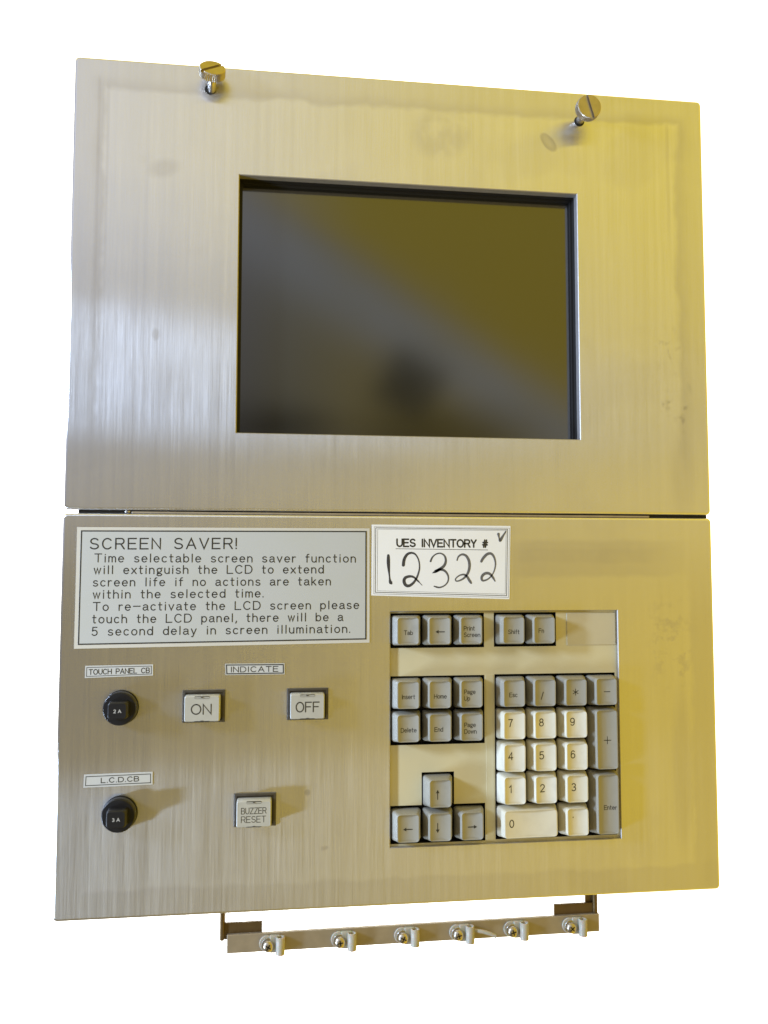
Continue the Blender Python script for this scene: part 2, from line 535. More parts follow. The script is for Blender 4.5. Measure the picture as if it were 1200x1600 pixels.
X = 0.68
G = {
    '0': (0.62, [arc(.31, .5, .31, .5, 90, 450, 20)]),
    '1': (0.30, [[(0, .76), (.16, .82), (.28, 1), (.28, 0)]]),
    '4': (0.66, [[(.50, 0), (.50, 1), (0, .28), (.66, .28)]]),
    '6': (0.62, [arc(.31, .31, .31, .31, 0, 360, 16), [(.0, .31), (.02, .62)] + arc(.32, .68, .30, .32, 170, 40, 8)]),
    '7': (0.60, [[(0, 1), (.60, 1), (.36, .55), (.22, 0)]]),
    '8': (0.62, [arc(.31, .76, .26, .24, 0, 360, 16), arc(.31, .27, .31, .27, 0, 360, 16)]),
    '9': (0.62, [arc(.31, .69, .31, .31, 0, 360, 16), [(.62, .69), (.60, .38)] + arc(.30, .32, .30, .32, -10, -140, 8)]),
    '/': (0.34, [[(0, 0), (.34, 1)]]),
    'Y': (0.80, [[(0, 1), (.40, .45), (.80, 1)], [(.40, .45), (.40, 0)]]),
    ' ': (0.62, []),
    'A': (0.95, [[(0, 0), (.475, 1), (.95, 0)], [(.17, .34), (.78, .34)]]),
    'B': (0.82, [[(0, 0), (0, 1), (.5, 1)] + arc(.52, .76, .24, .24, 90, -90) + [(0, .52)], [(.5, .52)] + arc(.54, .26, .28, .26, 90, -90) + [(0, 0)]]),
    'C': (0.92, [arc(.48, .5, .48, .5, 42, 318, 18)]),
    'D': (0.90, [[(0, 0), (0, 1), (.42, 1)] + arc(.42, .5, .48, .5, 90, -90, 14) + [(0, 0)]]),
    'E': (0.80, [[(.8, 0), (0, 0), (0, 1), (.8, 1)], [(0, .52), (.7, .52)]]),
    'F': (0.78, [[(0, 0), (0, 1), (.78, 1)], [(0, .52), (.66, .52)]]),
    'H': (0.86, [[(0, 0), (0, 1)], [(.86, 0), (.86, 1)], [(0, .52), (.86, .52)]]),
    'I': (0.0, [[(0, 0), (0, 1)]]),
    'L': (0.74, [[(0, 1), (0, 0), (.74, 0)]]),
    'N': (0.84, [[(0, 0), (0, 1), (.84, 0), (.84, 1)]]),
    'O': (1.0, [arc(.5, .5, .5, .5, 90, 450, 24)]),
    'P': (0.80, [[(0, 0), (0, 1), (.5, 1)] + arc(.52, .73, .28, .27, 90, -90) + [(0, .46)]]),
    'R': (0.86, [[(0, 0), (0, 1), (.52, 1)] + arc(.54, .74, .28, .26, 90, -90) + [(0, .48)], [(.50, .48), (.86, 0)]]),
    'S': (0.84, [arc(.43, .745, .37, .255, 28, 270, 12) + arc(.42, .25, .40, .24, 90, -158, 12)[1:]]),
    'T': (0.86, [[(0, 1), (.86, 1)], [(.43, 1), (.43, 0)]]),
    'U': (0.86, [[(0, 1), (0, .40)] + arc(.43, .40, .43, .40, 180, 360, 12) + [(.86, 1)]]),
    'V': (0.90, [[(0, 1), (.45, 0), (.90, 1)]]),
    'Z': (0.82, [[(0, 1), (.82, 1), (0, 0), (.82, 0)]]),
    '!': (0.0, [[(0, 1), (0, .27)], [(0, .05), (0, 0)]]),
    '.': (0.0, [[(0, .05), (0, 0)]]),
    ',': (0.10, [[(.10, .07), (.10, 0), (0, -.18)]]),
    '-': (0.88, [[(0, .50), (.88, .50)]]),
    '#': (0.80, [[(.15, 0), (.35, 1)], [(.45, 0), (.65, 1)], [(0, .34), (.75, .34)], [(.05, .66), (.80, .66)]]),
    '2': (0.62, [arc(.31, .72, .30, .28, 165, -30, 10) + [(0, 0), (.62, 0)]]),
    '3': (0.62, [arc(.30, .75, .28, .25, 150, -90, 10), arc(.30, .26, .32, .26, 90, -150, 10)]),
    '5': (0.66, [[(.60, 1), (.10, 1), (.06, .56)] + arc(.31, .32, .34, .32, 135, -150, 12)]),
    'a': (0.62, [arc(.30, .50, .27, .18, 160, 0, 8) + [(.57, .10), (.66, .0)], [(.57, .40), (.25, .38)] + arc(.22, .19, .22, .19, 95, 300, 8) + [(.57, .16)]]),
    'b': (0.64, [[(0, 1), (0, 0)], arc(.32, .34, .32, .34, 180, -180, 16)]),
    'c': (0.60, [arc(.32, .34, .32, .34, 45, 315, 12)]),
    'd': (0.64, [[(.64, 1), (.64, 0)], arc(.32, .34, .32, .34, 0, 360, 16)]),
    'e': (0.64, [[(.02, .36), (.64, .36)] + arc(.32, .34, .32, .34, 4, 318, 14)]),
    'f': (0.42, [arc(.34, .80, .18, .20, 70, 180, 6) + [(.16, 0)], [(0, .66), (.42, .66)]]),
    'g': (0.64, [arc(.30, .42, .28, .25, 0, 360, 14), [(.54, .64), (.68, .70)], [(.16, .20), (.06, .10), (.14, .03), (.50, .0), (.64, -.12), (.50, -.26), (.20, -.27), (.02, -.18), (.06, -.05), (.2, .02)]]),
    'h': (0.60, [[(0, 1), (0, 0)], [(0, .38)] + arc(.30, .40, .30, .28, 180, 0, 10) + [(.60, 0)]]),
    'i': (0.0, [[(0, X), (0, 0)], [(0, .95), (0, .90)]]),
    'k': (0.56, [[(0, 1), (0, 0)], [(.50, X), (0, .25)], [(.18, .40), (.56, 0)]]),
    'l': (0.0, [[(0, 1), (0, 0)]]),
    'm': (0.86, [[(0, X), (0, 0)], [(0, .42)] + arc(.215, .44, .215, .24, 180, 0, 8) + [(.43, 0)], [(.43, .42)] + arc(.645, .44, .215, .24, 180, 0, 8) + [(.86, 0)]]),
    'n': (0.58, [[(0, X), (0, 0)], [(0, .38)] + arc(.29, .40, .29, .28, 180, 0, 10) + [(.58, 0)]]),
    'o': (0.66, [arc(.33, .34, .33, .34, 90, 450, 18)]),
    'p': (0.64, [[(0, X), (0, -.28)], arc(.32, .34, .32, .34, 180, -180, 16)]),
    'r': (0.40, [[(0, X), (0, 0)], [(0, .36)] + arc(.28, .38, .28, .29, 180, 65, 6)]),
    's': (0.56, [arc(.28, .51, .25, .17, 25, 270, 8) + arc(.28, .17, .28, .17, 90, -158, 8)[1:]]),
    't': (0.42, [[(.16, .95), (.16, .18)] + arc(.30, .16, .14, .16, 180, 300, 5), [(0, .66), (.42, .66)]]),
    'u': (0.58, [[(0, X), (0, .28)] + arc(.29, .28, .29, .28, 180, 360, 10), [(.58, X), (.58, 0)]]),
    'v': (0.62, [[(0, X), (.31, 0), (.62, X)]]),
    'w': (0.84, [[(0, X), (.22, 0), (.42, X), (.62, 0), (.84, X)]]),
    'x': (0.60, [[(0, X), (.60, 0)], [(0, 0), (.60, X)]]),
    'y': (0.62, [[(0, X), (.31, 0)], [(.62, X), (.20, -.28), (.04, -.28)]]),
}


def ribbon(mb, pts, wid, y, mat=0, wfun=None):
    """flat stroke of width wid through pts (x, z), round ends"""
    P = [Vector(p) for p in pts]
    Q = [P[0]]
    for p in P[1:]:
        if (p - Q[-1]).length > 1e-4:
            Q.append(p)
    P = Q
    n = len(P)
    if n < 2:
        return
    L, R = [], []
    for i in range(n):
        a = (P[i] - P[i - 1]).normalized() if i > 0 else None
        b = (P[i + 1] - P[i]).normalized() if i < n - 1 else None
        if a is None:
            a = b
        if b is None:
            b = a
        t = a + b
        if t.length < 1e-3:
            t = a.copy()
        t.normalize()
        nn = Vector((-t.y, t.x))
        c = max(0.45, nn.dot(Vector((-a.y, a.x))))
        h = wid / 2 * (wfun(i / (n - 1)) if wfun else 1) / c
        L.append(P[i] + nn * h)
        R.append(P[i] - nn * h)
    vs = [(p.x, y, p.y) for p in L] + [(p.x, y, p.y) for p in R]
    mb.add(vs, [(n + i, n + i + 1, i + 1, i) for i in range(n - 1)], mat)
    for e, (q, d) in enumerate(((P[0], P[0] - P[1]), (P[-1], P[-1] - P[-2]))):
        h = wid / 2 * (wfun(float(e)) if wfun else 1)
        a0 = math.atan2(d.y, d.x)
        ring = [(q.x + h * math.cos(a0 + PI / 2 - PI * k / 6), y, q.y + h * math.sin(a0 + PI / 2 - PI * k / 6)) for k in range(7)]
        mb.add(ring, [tuple(reversed(range(7)))], mat)


def text_width(s, gap):
    w = 0
    for i, ch in enumerate(s):
        w += G[ch][0] + (gap if i < len(s) - 1 else 0) + (0.14 if G[ch][0] == 0 and 0 < i < len(s) - 1 else 0)
    return w


def engrave(mb, s, x0, x1, z0, capz, wid, y, gap=0.36, dz=0.0, mat=0):
    """write s between x0 and x1 with its baseline at z0 (rising dz over the line)"""
    k = (x1 - x0) / text_width(s, gap)
    x = 0.0
    yy = y
    for i, ch in enumerate(s):
        w, strokes = G[ch]
        pad = 0.07 if w == 0 and 0 < i < len(s) - 1 else 0.0
        x += pad
        for st in strokes:
            yy -= 0.0004
            ribbon(mb, [(x0 + (x + px) * k, z0 + dz * ((x + px) * k) / (x1 - x0) + pz * capz) for px, pz in st], wid, yy, mat)
        x += w + gap + pad


def border(mb, corners, wid, y, mat=0):
    """closed thin frame line; corners TL TR BR BL (x, z)"""
    c = Vector((sum(p[0] for p in corners) / 4, sum(p[1] for p in corners) / 4))
    inner = []
    for p in corners:
        p = Vector(p)
        inner.append((p.x - math.copysign(wid, p.x - c.x), p.y - math.copysign(wid, p.y - c.y)))
    vs = [(p[0], y, p[1]) for p in corners] + [(p[0], y, p[1]) for p in inner]
    mb.add(vs, [(i, 4 + i, 4 + (i + 1) % 4, (i + 1) % 4) for i in range(4)], mat)


def quad_slab(mb, corners, y0, y1, mat=0):
    """thin slab, corners TL TR BR BL, front at y0, back at y1"""
    vs = [(p[0], y0, p[1]) for p in corners] + [(p[0], y1, p[1]) for p in corners]
    mb.add(vs, [(3, 2, 1, 0)] + [(i, (i + 1) % 4, 4 + (i + 1) % 4, 4 + i) for i in range(4)], mat)


# ------------------------------------------------------------------ backdrop
b = MB()
b.box(-4200, 4200, 1900, 1950, -3600, 3600)
o = b.build('backdrop', MAT['wall'], None, (0, 1925, 0))
o['kind'] = 'structure'
o['label'] = 'plain white backdrop behind the panel'


# ------------------------------------------------------------------ folded sheet-metal plates
def faceplate(name, x0, x1, z0, z1, hole, hole_depth, mat, parent, depth=13.0, bend=1.6):
    b = MB()
    cx, cz, w, h = (x0 + x1) / 2, (z0 + z1) / 2, x1 - x0, z1 - z0
    rings = [rrect(cx, cz, w - 2 * bend, h - 2 * bend, 1.2, 0, 5)]
    for i in range(1, 8):
        a = PI / 2 * i / 7
        ins = bend * (1 - math.sin(a))
        rings.append(rrect(cx, cz, w - 2 * ins, h - 2 * ins, 1.2 + (bend - ins), bend * (1 - math.cos(a)), 5))
    rings.append(rrect(cx, cz, w, h, 1.2 + bend, depth, 5))
    rings.append(rrect(cx, cz, w - 3, h - 3, 1.2, depth, 5))
    rings.append(rrect(cx, cz, w - 3, h - 3, 1.2, bend + 0.4, 5))
    rings = [r[::-1] for r in rings]
    b.sheet(xz(rings[0])[::-1], [hole], 0.0)
    b.loft([r[::-1] for r in rings], 0, True)
    # lip folded back round the opening
    n = len(hole)
    hx = sum(p[0] for p in hole) / n
    hz = sum(p[1] for p in hole) / n
    lip = [(p[0] - math.copysign(0.45, p[0] - hx), p[1] - math.copysign(0.45, p[1] - hz)) for p in hole]
    vs = [(p[0], 0, p[1]) for p in hole] + [(p[0], 0.40, p[1]) for p in lip] + [(p[0], hole_depth, p[1]) for p in lip]
    fs = []
    for k in range(2):
        for i in range(n):
            j = (i + 1) % n
            fs.append((k * n + i, k * n + j, (k + 1) * n + j, (k + 1) * n + i))
    b.add(vs, fs, 1)
    return b.build(name, [mat, MAT['edge']], parent)


display = thing('display_panel', 'upper brushed steel panel holding the dark recessed rectangular screen', 'display panel', (0, 0, -45.6))
SX0, SX1, SZ0, SZ1 = -102.0, 114.6, 1.0, 162.2
faceplate('faceplate', -200.8, 201.0, -46.0, 230.0, rect(SX0, SX1, SZ0, SZ1), 5.5, MAT['upper'], display)

b = MB()   # black gasket frame behind the lip
g = 1.0
for (ins0, ins1, ya, yb) in ((0.8, 1.9, 5.5, 9.0), (1.9, 3.0, 9.0, 11.5)):
    outer = rect(SX0 - 8, SX1 + 8, SZ0 - 8, SZ1 + 8)
    inner = rect(SX0 + ins0, SX1 - ins0, SZ0 + ins0, SZ1 - ins0)
    b.sheet(outer, [inner], ya)
    b.wall(inner, ya, yb)
b.build('screen_gasket', MAT['gasket'], display)

b = MB()
b.box(SX0 - 6, SX1 + 6, 11.5, 14.0, SZ0 - 6, SZ1 + 6)
b.build('screen', MAT['screen'], display)

b = MB()
b.box(-190, 190, 14.5, 60, -40, 220)  # unseen box added to stop backdrop light leaking through
b.build('rear_light_block', MAT['light_block'], display)

control = thing('control_panel', 'lower brushed steel panel with breaker buttons, push buttons and printed labels', 'control panel', (0, 0, -280))
KX0, KX1, KZ0, KZ1 = -8.1, 137.2, -247.6, -106.3
faceplate('faceplate', -201.2, 201.2, -281.0, -48.0, rect(KX0, KX1, KZ0, KZ1), 1.6, MAT['lower'], control)
b = MB()
b.box(-190, 190, 14.5, 60, -272, -52)  # unseen box added behind the lower plate to block backdrop light
b.build('rear_light_block', MAT['light_block'], control)
b = MB()   # hinge in the plate gap; black backing added to keep the gap dark
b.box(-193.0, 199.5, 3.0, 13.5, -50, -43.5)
b.build('dark_gap_backing', MAT['blackhole'], control)
b = MB()
b.box(-162, 159.5, 0.5, 3.0, -47.95, -46.75, bev=0.3)
b.build('hinge_leaf', MAT['rail'], control)
b = MB()
b.cyl((-166, 1.6, -46.9), (1, 0, 0), 0.7, 3.0, 12, 0, 0.2)
b.build('hinge_pin', MAT['chrome'], control)

# ------------------------------------------------------------------ printed labels on the control panel
b = MB()
NB = [(-192.6, -56.3), (-20.5, -56.0), (-20.4, -125.2), (-192.7, -127.0)]
quad_slab(b, NB, -0.5, 0.0)
nl = b.build('notice_label', MAT['noticeedge'], control, label='large screen saver notice plate above the buttons')
b = MB()
NI = [(-190.4, -58.2), (-22.3, -57.6), (-22.3, -123.3), (-190.6, -124.8)]
quad_slab(b, NI, -0.62, -0.5)
b.build('notice_face', MAT['notice'], nl)
b = MB()
border(b, NI, 0.75, -0.66)
b.build('border_line', MAT['ink'], nl)
b = MB()
T0 = -0.68
engrave(b, 'SCREEN SAVER!', -185.0, -100.7, -69.1, 6.1, 0.78, T0, gap=0.42, dz=0.5)
LINES = [('Time selectable screen saver function', -182.2, -29.2, -76.7, 0.1),
         ('will extinguish the LCD to extend', -182.4, -48.6, -83.6, 0.4),
         ('screen life if no actions are taken', -182.7, -44.3, -90.8, 0.4),
         ('within the selected time.', -182.6, -84.5, -97.9, 0.4),
         ('To re-activate the LCD screen please', -182.4, -27.1, -105.0, 0.3),
         ('touch the LCD panel, there will be a', -182.6, -36.8, -112.2, 0.3),
         ('5 second delay in screen illumination.', -182.8, -32.5, -119.4, 0.4)]
for s, xa, xb, zz, ddz in LINES:
    engrave(b, s, xa, xb, zz, 4.7, 0.60, T0, gap=0.40, dz=ddz)
b.build('lettering', MAT['ink'], nl)

b = MB()
IV = [(-18.9, -53.6), (68.0, -53.9), (66.9, -99.4), (-19.2, -96.8)]
quad_slab(b, IV, -0.30, 0.0)
iv = b.build('inventory_label', MAT['invent'], control, label='white paper inventory label with handwritten 12322')
b = MB()


def px_inv(px, py):
    """position on the sticker from its own unit square (u across, v down)"""
    uu, vv = (px - 60) / 1075.0, (py - 45) / 590.0
    tl, tr, br, bl = [Vector(p) for p in IV]
    return tuple((tl * (1 - uu) + tr * uu) * (1 - vv) + (bl * (1 - uu) + br * uu) * vv)


def bord(a, c, w, y):
    pts = [px_inv(*a), px_inv(c[0], a[1]), px_inv(*c), px_inv(a[0], c[1])]
    border(b, pts, w, y)


bord((76, 62), (1128, 622), 0.16, -0.33)
bord((86, 70), (1114, 610), 0.36, -0.33)
bord((102, 82), (1102, 596), 0.16, -0.33)
pa = px_inv(247, 228)
pb = px_inv(955, 224)
engrave(b, 'UES INVENTORY #', pa[0] + 0.4, pb[0], pa[1] + 0.3, 4.4, 1.0, -0.33, gap=0.26, dz=pb[1] - pa[1])
pa, pb = px_inv(243, 244), px_inv(958, 242)
ribbon(b, [pa, pb], 0.32, -0.33)
b.build('lettering', MAT['ink'], iv)
HW = [
    [(186, 300), (188, 380), (196, 470), (202, 515), (212, 532)],
    [(302, 378), (308, 330), (330, 290), (360, 276), (390, 285), (414, 320), (426, 370), (424, 420), (406, 480), (378, 525), (345, 548), (320, 540), (308, 510), (318, 482), (350, 470), (380, 474), (410, 500), (448, 540)],
    [(512, 342), (526, 308), (555, 282), (590, 276), (620, 296), (630, 335), (618, 375), (585, 405), (545, 428), (585, 408), (625, 420), (650, 460), (648, 505), (620, 540), (580, 555), (542, 546)],
    [(718, 330), (728, 300), (755, 282), (785, 290), (808, 325), (816, 370), (808, 420), (785, 462), (750, 490), (715, 500), (708, 482), (735, 455), (770, 445), (795, 458), (815, 490), (830, 512)],
    [(908, 336), (925, 305), (955, 275), (985, 272), (1008, 300), (1020, 350), (1012, 405), (990, 450), (955, 482), (920, 490), (912, 465), (930, 438), (962, 430), (990, 448), (1018, 492)],
    [(1040, 112), (1046, 145), (1052, 165), (1068, 140), (1102, 82)],
]


def smooth_pts(pts, k=4):
    out = []
    n = len(pts)
    for i in range(n - 1):
        p0, p1, p2, p3 = [Vector(pts[max(0, min(n - 1, j))]) for j in (i - 1, i, i + 1, i + 2)]
        for q in range(k):
            t = q / k
            out.append(tuple(0.5 * ((2 * p1) + (p2 - p0) * t + (2 * p0 - 5 * p1 + 4 * p2 - p3) * t * t + (3 * p1 - p0 - 3 * p2 + p3) * t ** 3)))
    out.append(tuple(pts[-1]))
    return out


for q, st in enumerate(HW):
    b = MB()
    w = [2.1, 1.95, 1.85, 1.7, 1.7, 1.8][q]
    ph = q * 1.7
    ribbon(b, [px_inv(*p) for p in smooth_pts(st)], w, -0.34 - 0.01 * q, 0, lambda t: 0.72 + 0.28 * math.sin(ph + t * 9.0) + (0.0 if t < 0.97 else -0.25))
    b.build('handwritten_digit' if q < 5 else 'tick_mark', MAT['marker'], iv)


def small_label(c, text, x0, x1, z, cap, lw, tw, lab, gap=0.30, dz=0.0, inset=0.75):
    b = MB()
    quad_slab(b, c, -0.35, 0.0)
    o = b.build('name_label', MAT['tag'], control, label=lab)
    b = MB()
    cx = sum(p[0] for p in c) / 4
    cz = sum(p[1] for p in c) / 4
    inn = [(p[0] - math.copysign(inset, p[0] - cx), p[1] - math.copysign(inset, p[1] - cz)) for p in c]
    border(b, inn, lw, -0.38)
    engrave(b, text, x0, x1, z, cap, tw, -0.40, gap=gap, dz=dz)
    b.build('lettering', MAT['ink'], o)


small_label([(-186.2, -136.9), (-147.9, -136.6), (-147.8, -143.0), (-186.3, -143.9)], 'TOUCH PANEL CB', -184.0, -149.9, -141.9, 2.8, 0.34, 0.46, 'small engraved label reading touch panel CB', dz=0.55, gap=0.28)
small_label([(-106.2, -136.8), (-71.4, -137.0), (-71.3, -143.4), (-105.9, -143.4)], 'INDICATE', -102.6, -75.2, -141.7, 3.0, 0.62, 0.46, 'small label with thick border reading indicate', gap=0.34, inset=0.4)
small_label([(-185.4, -199.0), (-147.0, -198.5), (-146.9, -205.7), (-185.6, -206.3)], 'L.C.D.CB', -175.8, -154.8, -203.8, 2.6, 0.42, 0.48, 'small engraved label reading L.C.D.CB', gap=0.30, dz=0.4, inset=0.9)


# ------------------------------------------------------------------ illuminated push buttons
def push_button(x0, x1, z0, z1, lines, lab):
    b = MB()
    cx, cz, w, h = (x0 + x1) / 2, (z0 + z1) / 2, x1 - x0, z1 - z0
    inner = rect(x0 + 1.5, x1 - 1.5, z0 + 1.3, z1 - 1.3)
    b.loft([rrect(cx, cz, w, h, 0.3, 0, 2), rrect(cx, cz, w, h, 0.3, -0.9, 2), rrect(cx, cz, w - 0.5, h - 0.5, 0.2, -1.2, 2)], 0, False)
    b.sheet(rect(x0 + 0.25, x1 - 0.25, z0 + 0.25, z1 - 0.25), [inner], -1.2)
    b.wall(inner, -1.2, -0.05)
    b.sheet(inner, [], -0.05)
    o = b.build('push_button', MAT['bezel'], control, (cx, 0, cz), label=lab)
    b = MB()
    cx, cz = cx - 0.4, cz - 0.4
    cw, ch = w - 4.5, h - 4.2
    rings = [rrect(cx, cz, cw, ch, 0.8, -0.1, 3), rrect(cx, cz, cw, ch, 0.8, -7.6, 3), rrect(cx, cz, cw - 0.4, ch - 0.4, 0.7, -8.2, 3),
             rrect(cx, cz, cw - 1.1, ch - 1.1, 0.6, -8.5, 3), rrect(cx, cz, cw - 1.9, ch - 1.9, 0.5, -8.35, 3)]
    b.loft(rings, 0, True, True)
    b.build('lens_cap', MAT['cap'], o, (cx, -0.1, cz))
    b = MB()      # little latches on the upper and lower rim
    for sz in (1, -1):
        zz = cz + sz * (ch / 2 - 0.25)
        b.box(cx - 4.2, cx + 4.2, -8.58, -8.0, zz - 0.18, zz + 0.18)
        b.box(cx - 0.7, cx + 0.7, -8.66, -8.0, zz - 0.35 - 0.2 * sz, zz + 0.25 - 0.2 * sz)
    if True:
        zt = cz + ch / 2 - 1.35
        ribbon(b, [(cx - 4.4, zt + 0.7), (cx - 3.9, zt), (cx + 3.9, zt), (cx + 4.4, zt + 0.7)], 0.14, -8.56)
    b.build('latch', MAT['softink'], o, (cx, -8.3, cz))
    b = MB()
    for s, xa, xb, zz, cap, tw in lines:
        engrave(b, s, cx + xa, cx + xb, cz + zz, cap, tw, -8.40, gap=0.26)
    b.build('lettering', MAT['softink'], o, (cx, -8.4, cz))


push_button(-130.6, -105.9, -170.6, -151.8, [('ON', -6.0, 5.2, -2.9, 5.5, 0.72)], 'white push button marked on, left one under indicate')
push_button(-69.7, -45.1, -170.4, -151.8, [('OFF', -6.6, 6.8, -2.9, 5.5, 0.72)], 'white push button marked off, right one under indicate')
push_button(-100.1, -75.6, -231.4, -212.4, [('BUZZER', -7.2, 7.0, 0.3, 3.3, 0.38), ('RESET', -7.2, 6.8, -4.6, 3.4, 0.38)], 'white push button marked buzzer reset')


def breaker(cx, cz, digit, lab):
    b = MB()
    b.cyl((cx, 0, cz), (0, -1, 0), 9.9, 0.9, 48, 0, 0.2)
    b.cyl((cx, -0.9, cz), (0, -1, 0), 9.5, 5.6, 48, 0, 0.5, mod=lambda i: 1.0 - 0.004 * (i % 2))
    o = b.build('breaker_button', MAT['black'], control, (cx, 0, cz), label=lab)
    b = MB()
    rings = [rrect(cx, cz, 11.6, 10.2, 1.8, -6.0, 4), rrect(cx, cz, 11.0, 9.6, 1.8, -12.0, 4), rrect(cx, cz, 10.6, 9.2, 1.7, -12.9, 4),
             rrect(cx, cz, 9.6, 8.2, 1.4, -13.3, 4), rrect(cx, cz, 8.8, 7.4, 1.2, -13.2, 4)]
    b.loft(rings, 0, True, True)
    b.build('plunger', MAT['black'], o, (cx, -6, cz))
    b = MB()
    engrave(b, digit + ' A', cx - 1.9, cx + 2.1, cz - 1.0, 1.7, 0.34, -13.25, gap=0.10)
    b.build('rating_mark', MAT['whiteink'], o, (cx, -13, cz))


breaker(-165.3, -161.0, '2', 'black round breaker button marked 2 A under touch panel label')
breaker(-164.8, -221.2, '3', 'black round breaker button marked 3 A under L.C.D.CB label')

# ------------------------------------------------------------------ keypad
keypad = thing('keypad', 'cream keypad with grey and white keys set into the lower steel panel', 'keypad', (64, 9, -247))
HY = 2.2
W1 = rect(-7.3, 51.2, -129.0, -107.8)
W2 = rect(57.5, 97.3, -128.8, -107.7)
W3 = rect(-7.3, 51.2, -187.4, -146.0)
W4 = [(-7.3, -245.9), (51.2, -245.9), (51.2, -223.4), (31.9, -223.4), (31.9, -204.0), (11.9, -204.0), (11.9, -223.4), (-7.3, -223.4)]
W5 = rect(57.6, 135.2, -245.5, -145.7)
wells = [W1, W2, W3, W4, W5]
b = MB()
b.sheet(rect(KX0 - 3, KX1 + 3, KZ0 - 3, KZ1 + 3), wells, HY)
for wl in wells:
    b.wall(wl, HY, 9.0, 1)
b.wall(rect(KX0 - 3, KX1 + 3, KZ0 - 3, KZ1 + 3), HY, 12.0, 0, True)
# slightly raised spine and blank field
b.box(52.0, 56.9, HY - 0.18, HY, -246.5, -146.0, 0, bev=0.15)
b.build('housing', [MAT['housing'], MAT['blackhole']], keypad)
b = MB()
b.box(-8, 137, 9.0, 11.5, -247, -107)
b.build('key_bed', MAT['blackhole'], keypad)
b = MB()
b.box(104.2, 136.0, HY - 0.5, HY, -128.4, -108.2, 0, bev=0.3)
b.build('blank_insert', MAT['blank'], keypad, label='plain cream blank insert in the upper right corner')

TOP = -6.9


NX = 9


def kring(w, h, r, y, cz=0.0):
    """rounded rectangle whose long sides carry extra points, so the hollow top can curve"""
    c = [(p[0], p[2]) for p in rrect(0, cz, w, h, r, 0, 4)]
    tr, tl, bl, br = c[0:5], c[5:10], c[10:15], c[15:20]

    def between(p, q):
        return [(p[0] + (q[0] - p[0]) * i / (NX + 1), p[1] + (q[1] - p[1]) * i / (NX + 1)) for i in range(1, NX + 1)]
    pts = tr + between(tr[-1], tl[0]) + tl + bl + between(bl[-1], br[0]) + br
    return [(x, y, z) for x, z in pts]


SAG = 1.45


def key_mesh(w, h):
    tw, th = w - 5.0, h - 2.7
    b = MB()
    rings = [kring(w, h, 1.7, 5.5), kring(w, h, 1.7, 3.0), kring(w - 0.25, h - 0.2, 1.7, 1.8)]
    steps = 5
    for i in range(1, steps + 1):
        t = i / steps
        k = t ** 0.85
        rings.append(kring(w - 0.25 + (tw + 0.55 - w + .25) * k, h - 0.2 + (th + 0.55 - h + .2) * k, 1.7 + 0.4 * t, 1.8 + (TOP + 0.55 - 1.8) * t, 0.15 * t))
    rings.append(kring(tw + 0.28, th + 0.28, 2.1, TOP + 0.12, 0.15))
    q = 0.0
    while q < min(tw, th) - 1.0:
        r = kring(tw - q, th - q, max(2.0 - q * 0.3, 0.2), 0, 0.15)
        rings.append([(x, TOP + SAG * (1 - min(1.0, abs(x) / (tw / 2)) ** 2), z) for x, y, z in r])
        q += 1.5 if q < 3 else 3.0
    b.loft(rings, 0, True)
    last = rings[-1]
    m = len(last)
    hf = m // 2
    b.add(last, [(i, i + 1, m - 2 - i, m - 1 - i) for i in range(hf - 1)], 0, True)
    return b


def arrow(b, cx, cz, d, y, L=5.6):
    dxx, dzz = {'l': (-1, 0), 'r': (1, 0), 'u': (0, 1), 'd': (0, -1)}[d]
    tip = (cx + dxx * L / 2, cz + dzz * L / 2)
    ribbon(b, [(cx - dxx * L / 2, cz - dzz * L / 2), (tip[0] - dxx * 1.2, tip[1] - dzz * 1.2)], 0.5, y)
    nx, nz = -dzz, dxx
    b.add([(tip[0], y, tip[1]), (tip[0] - dxx * 2.0 + nx * 1.1, y, tip[1] - dzz * 2.0 + nz * 1.1), (tip[0] - dxx * 2.0 - nx * 1.1, y, tip[1] - dzz * 2.0 - nz * 1.1)], [(0, 1, 2)])


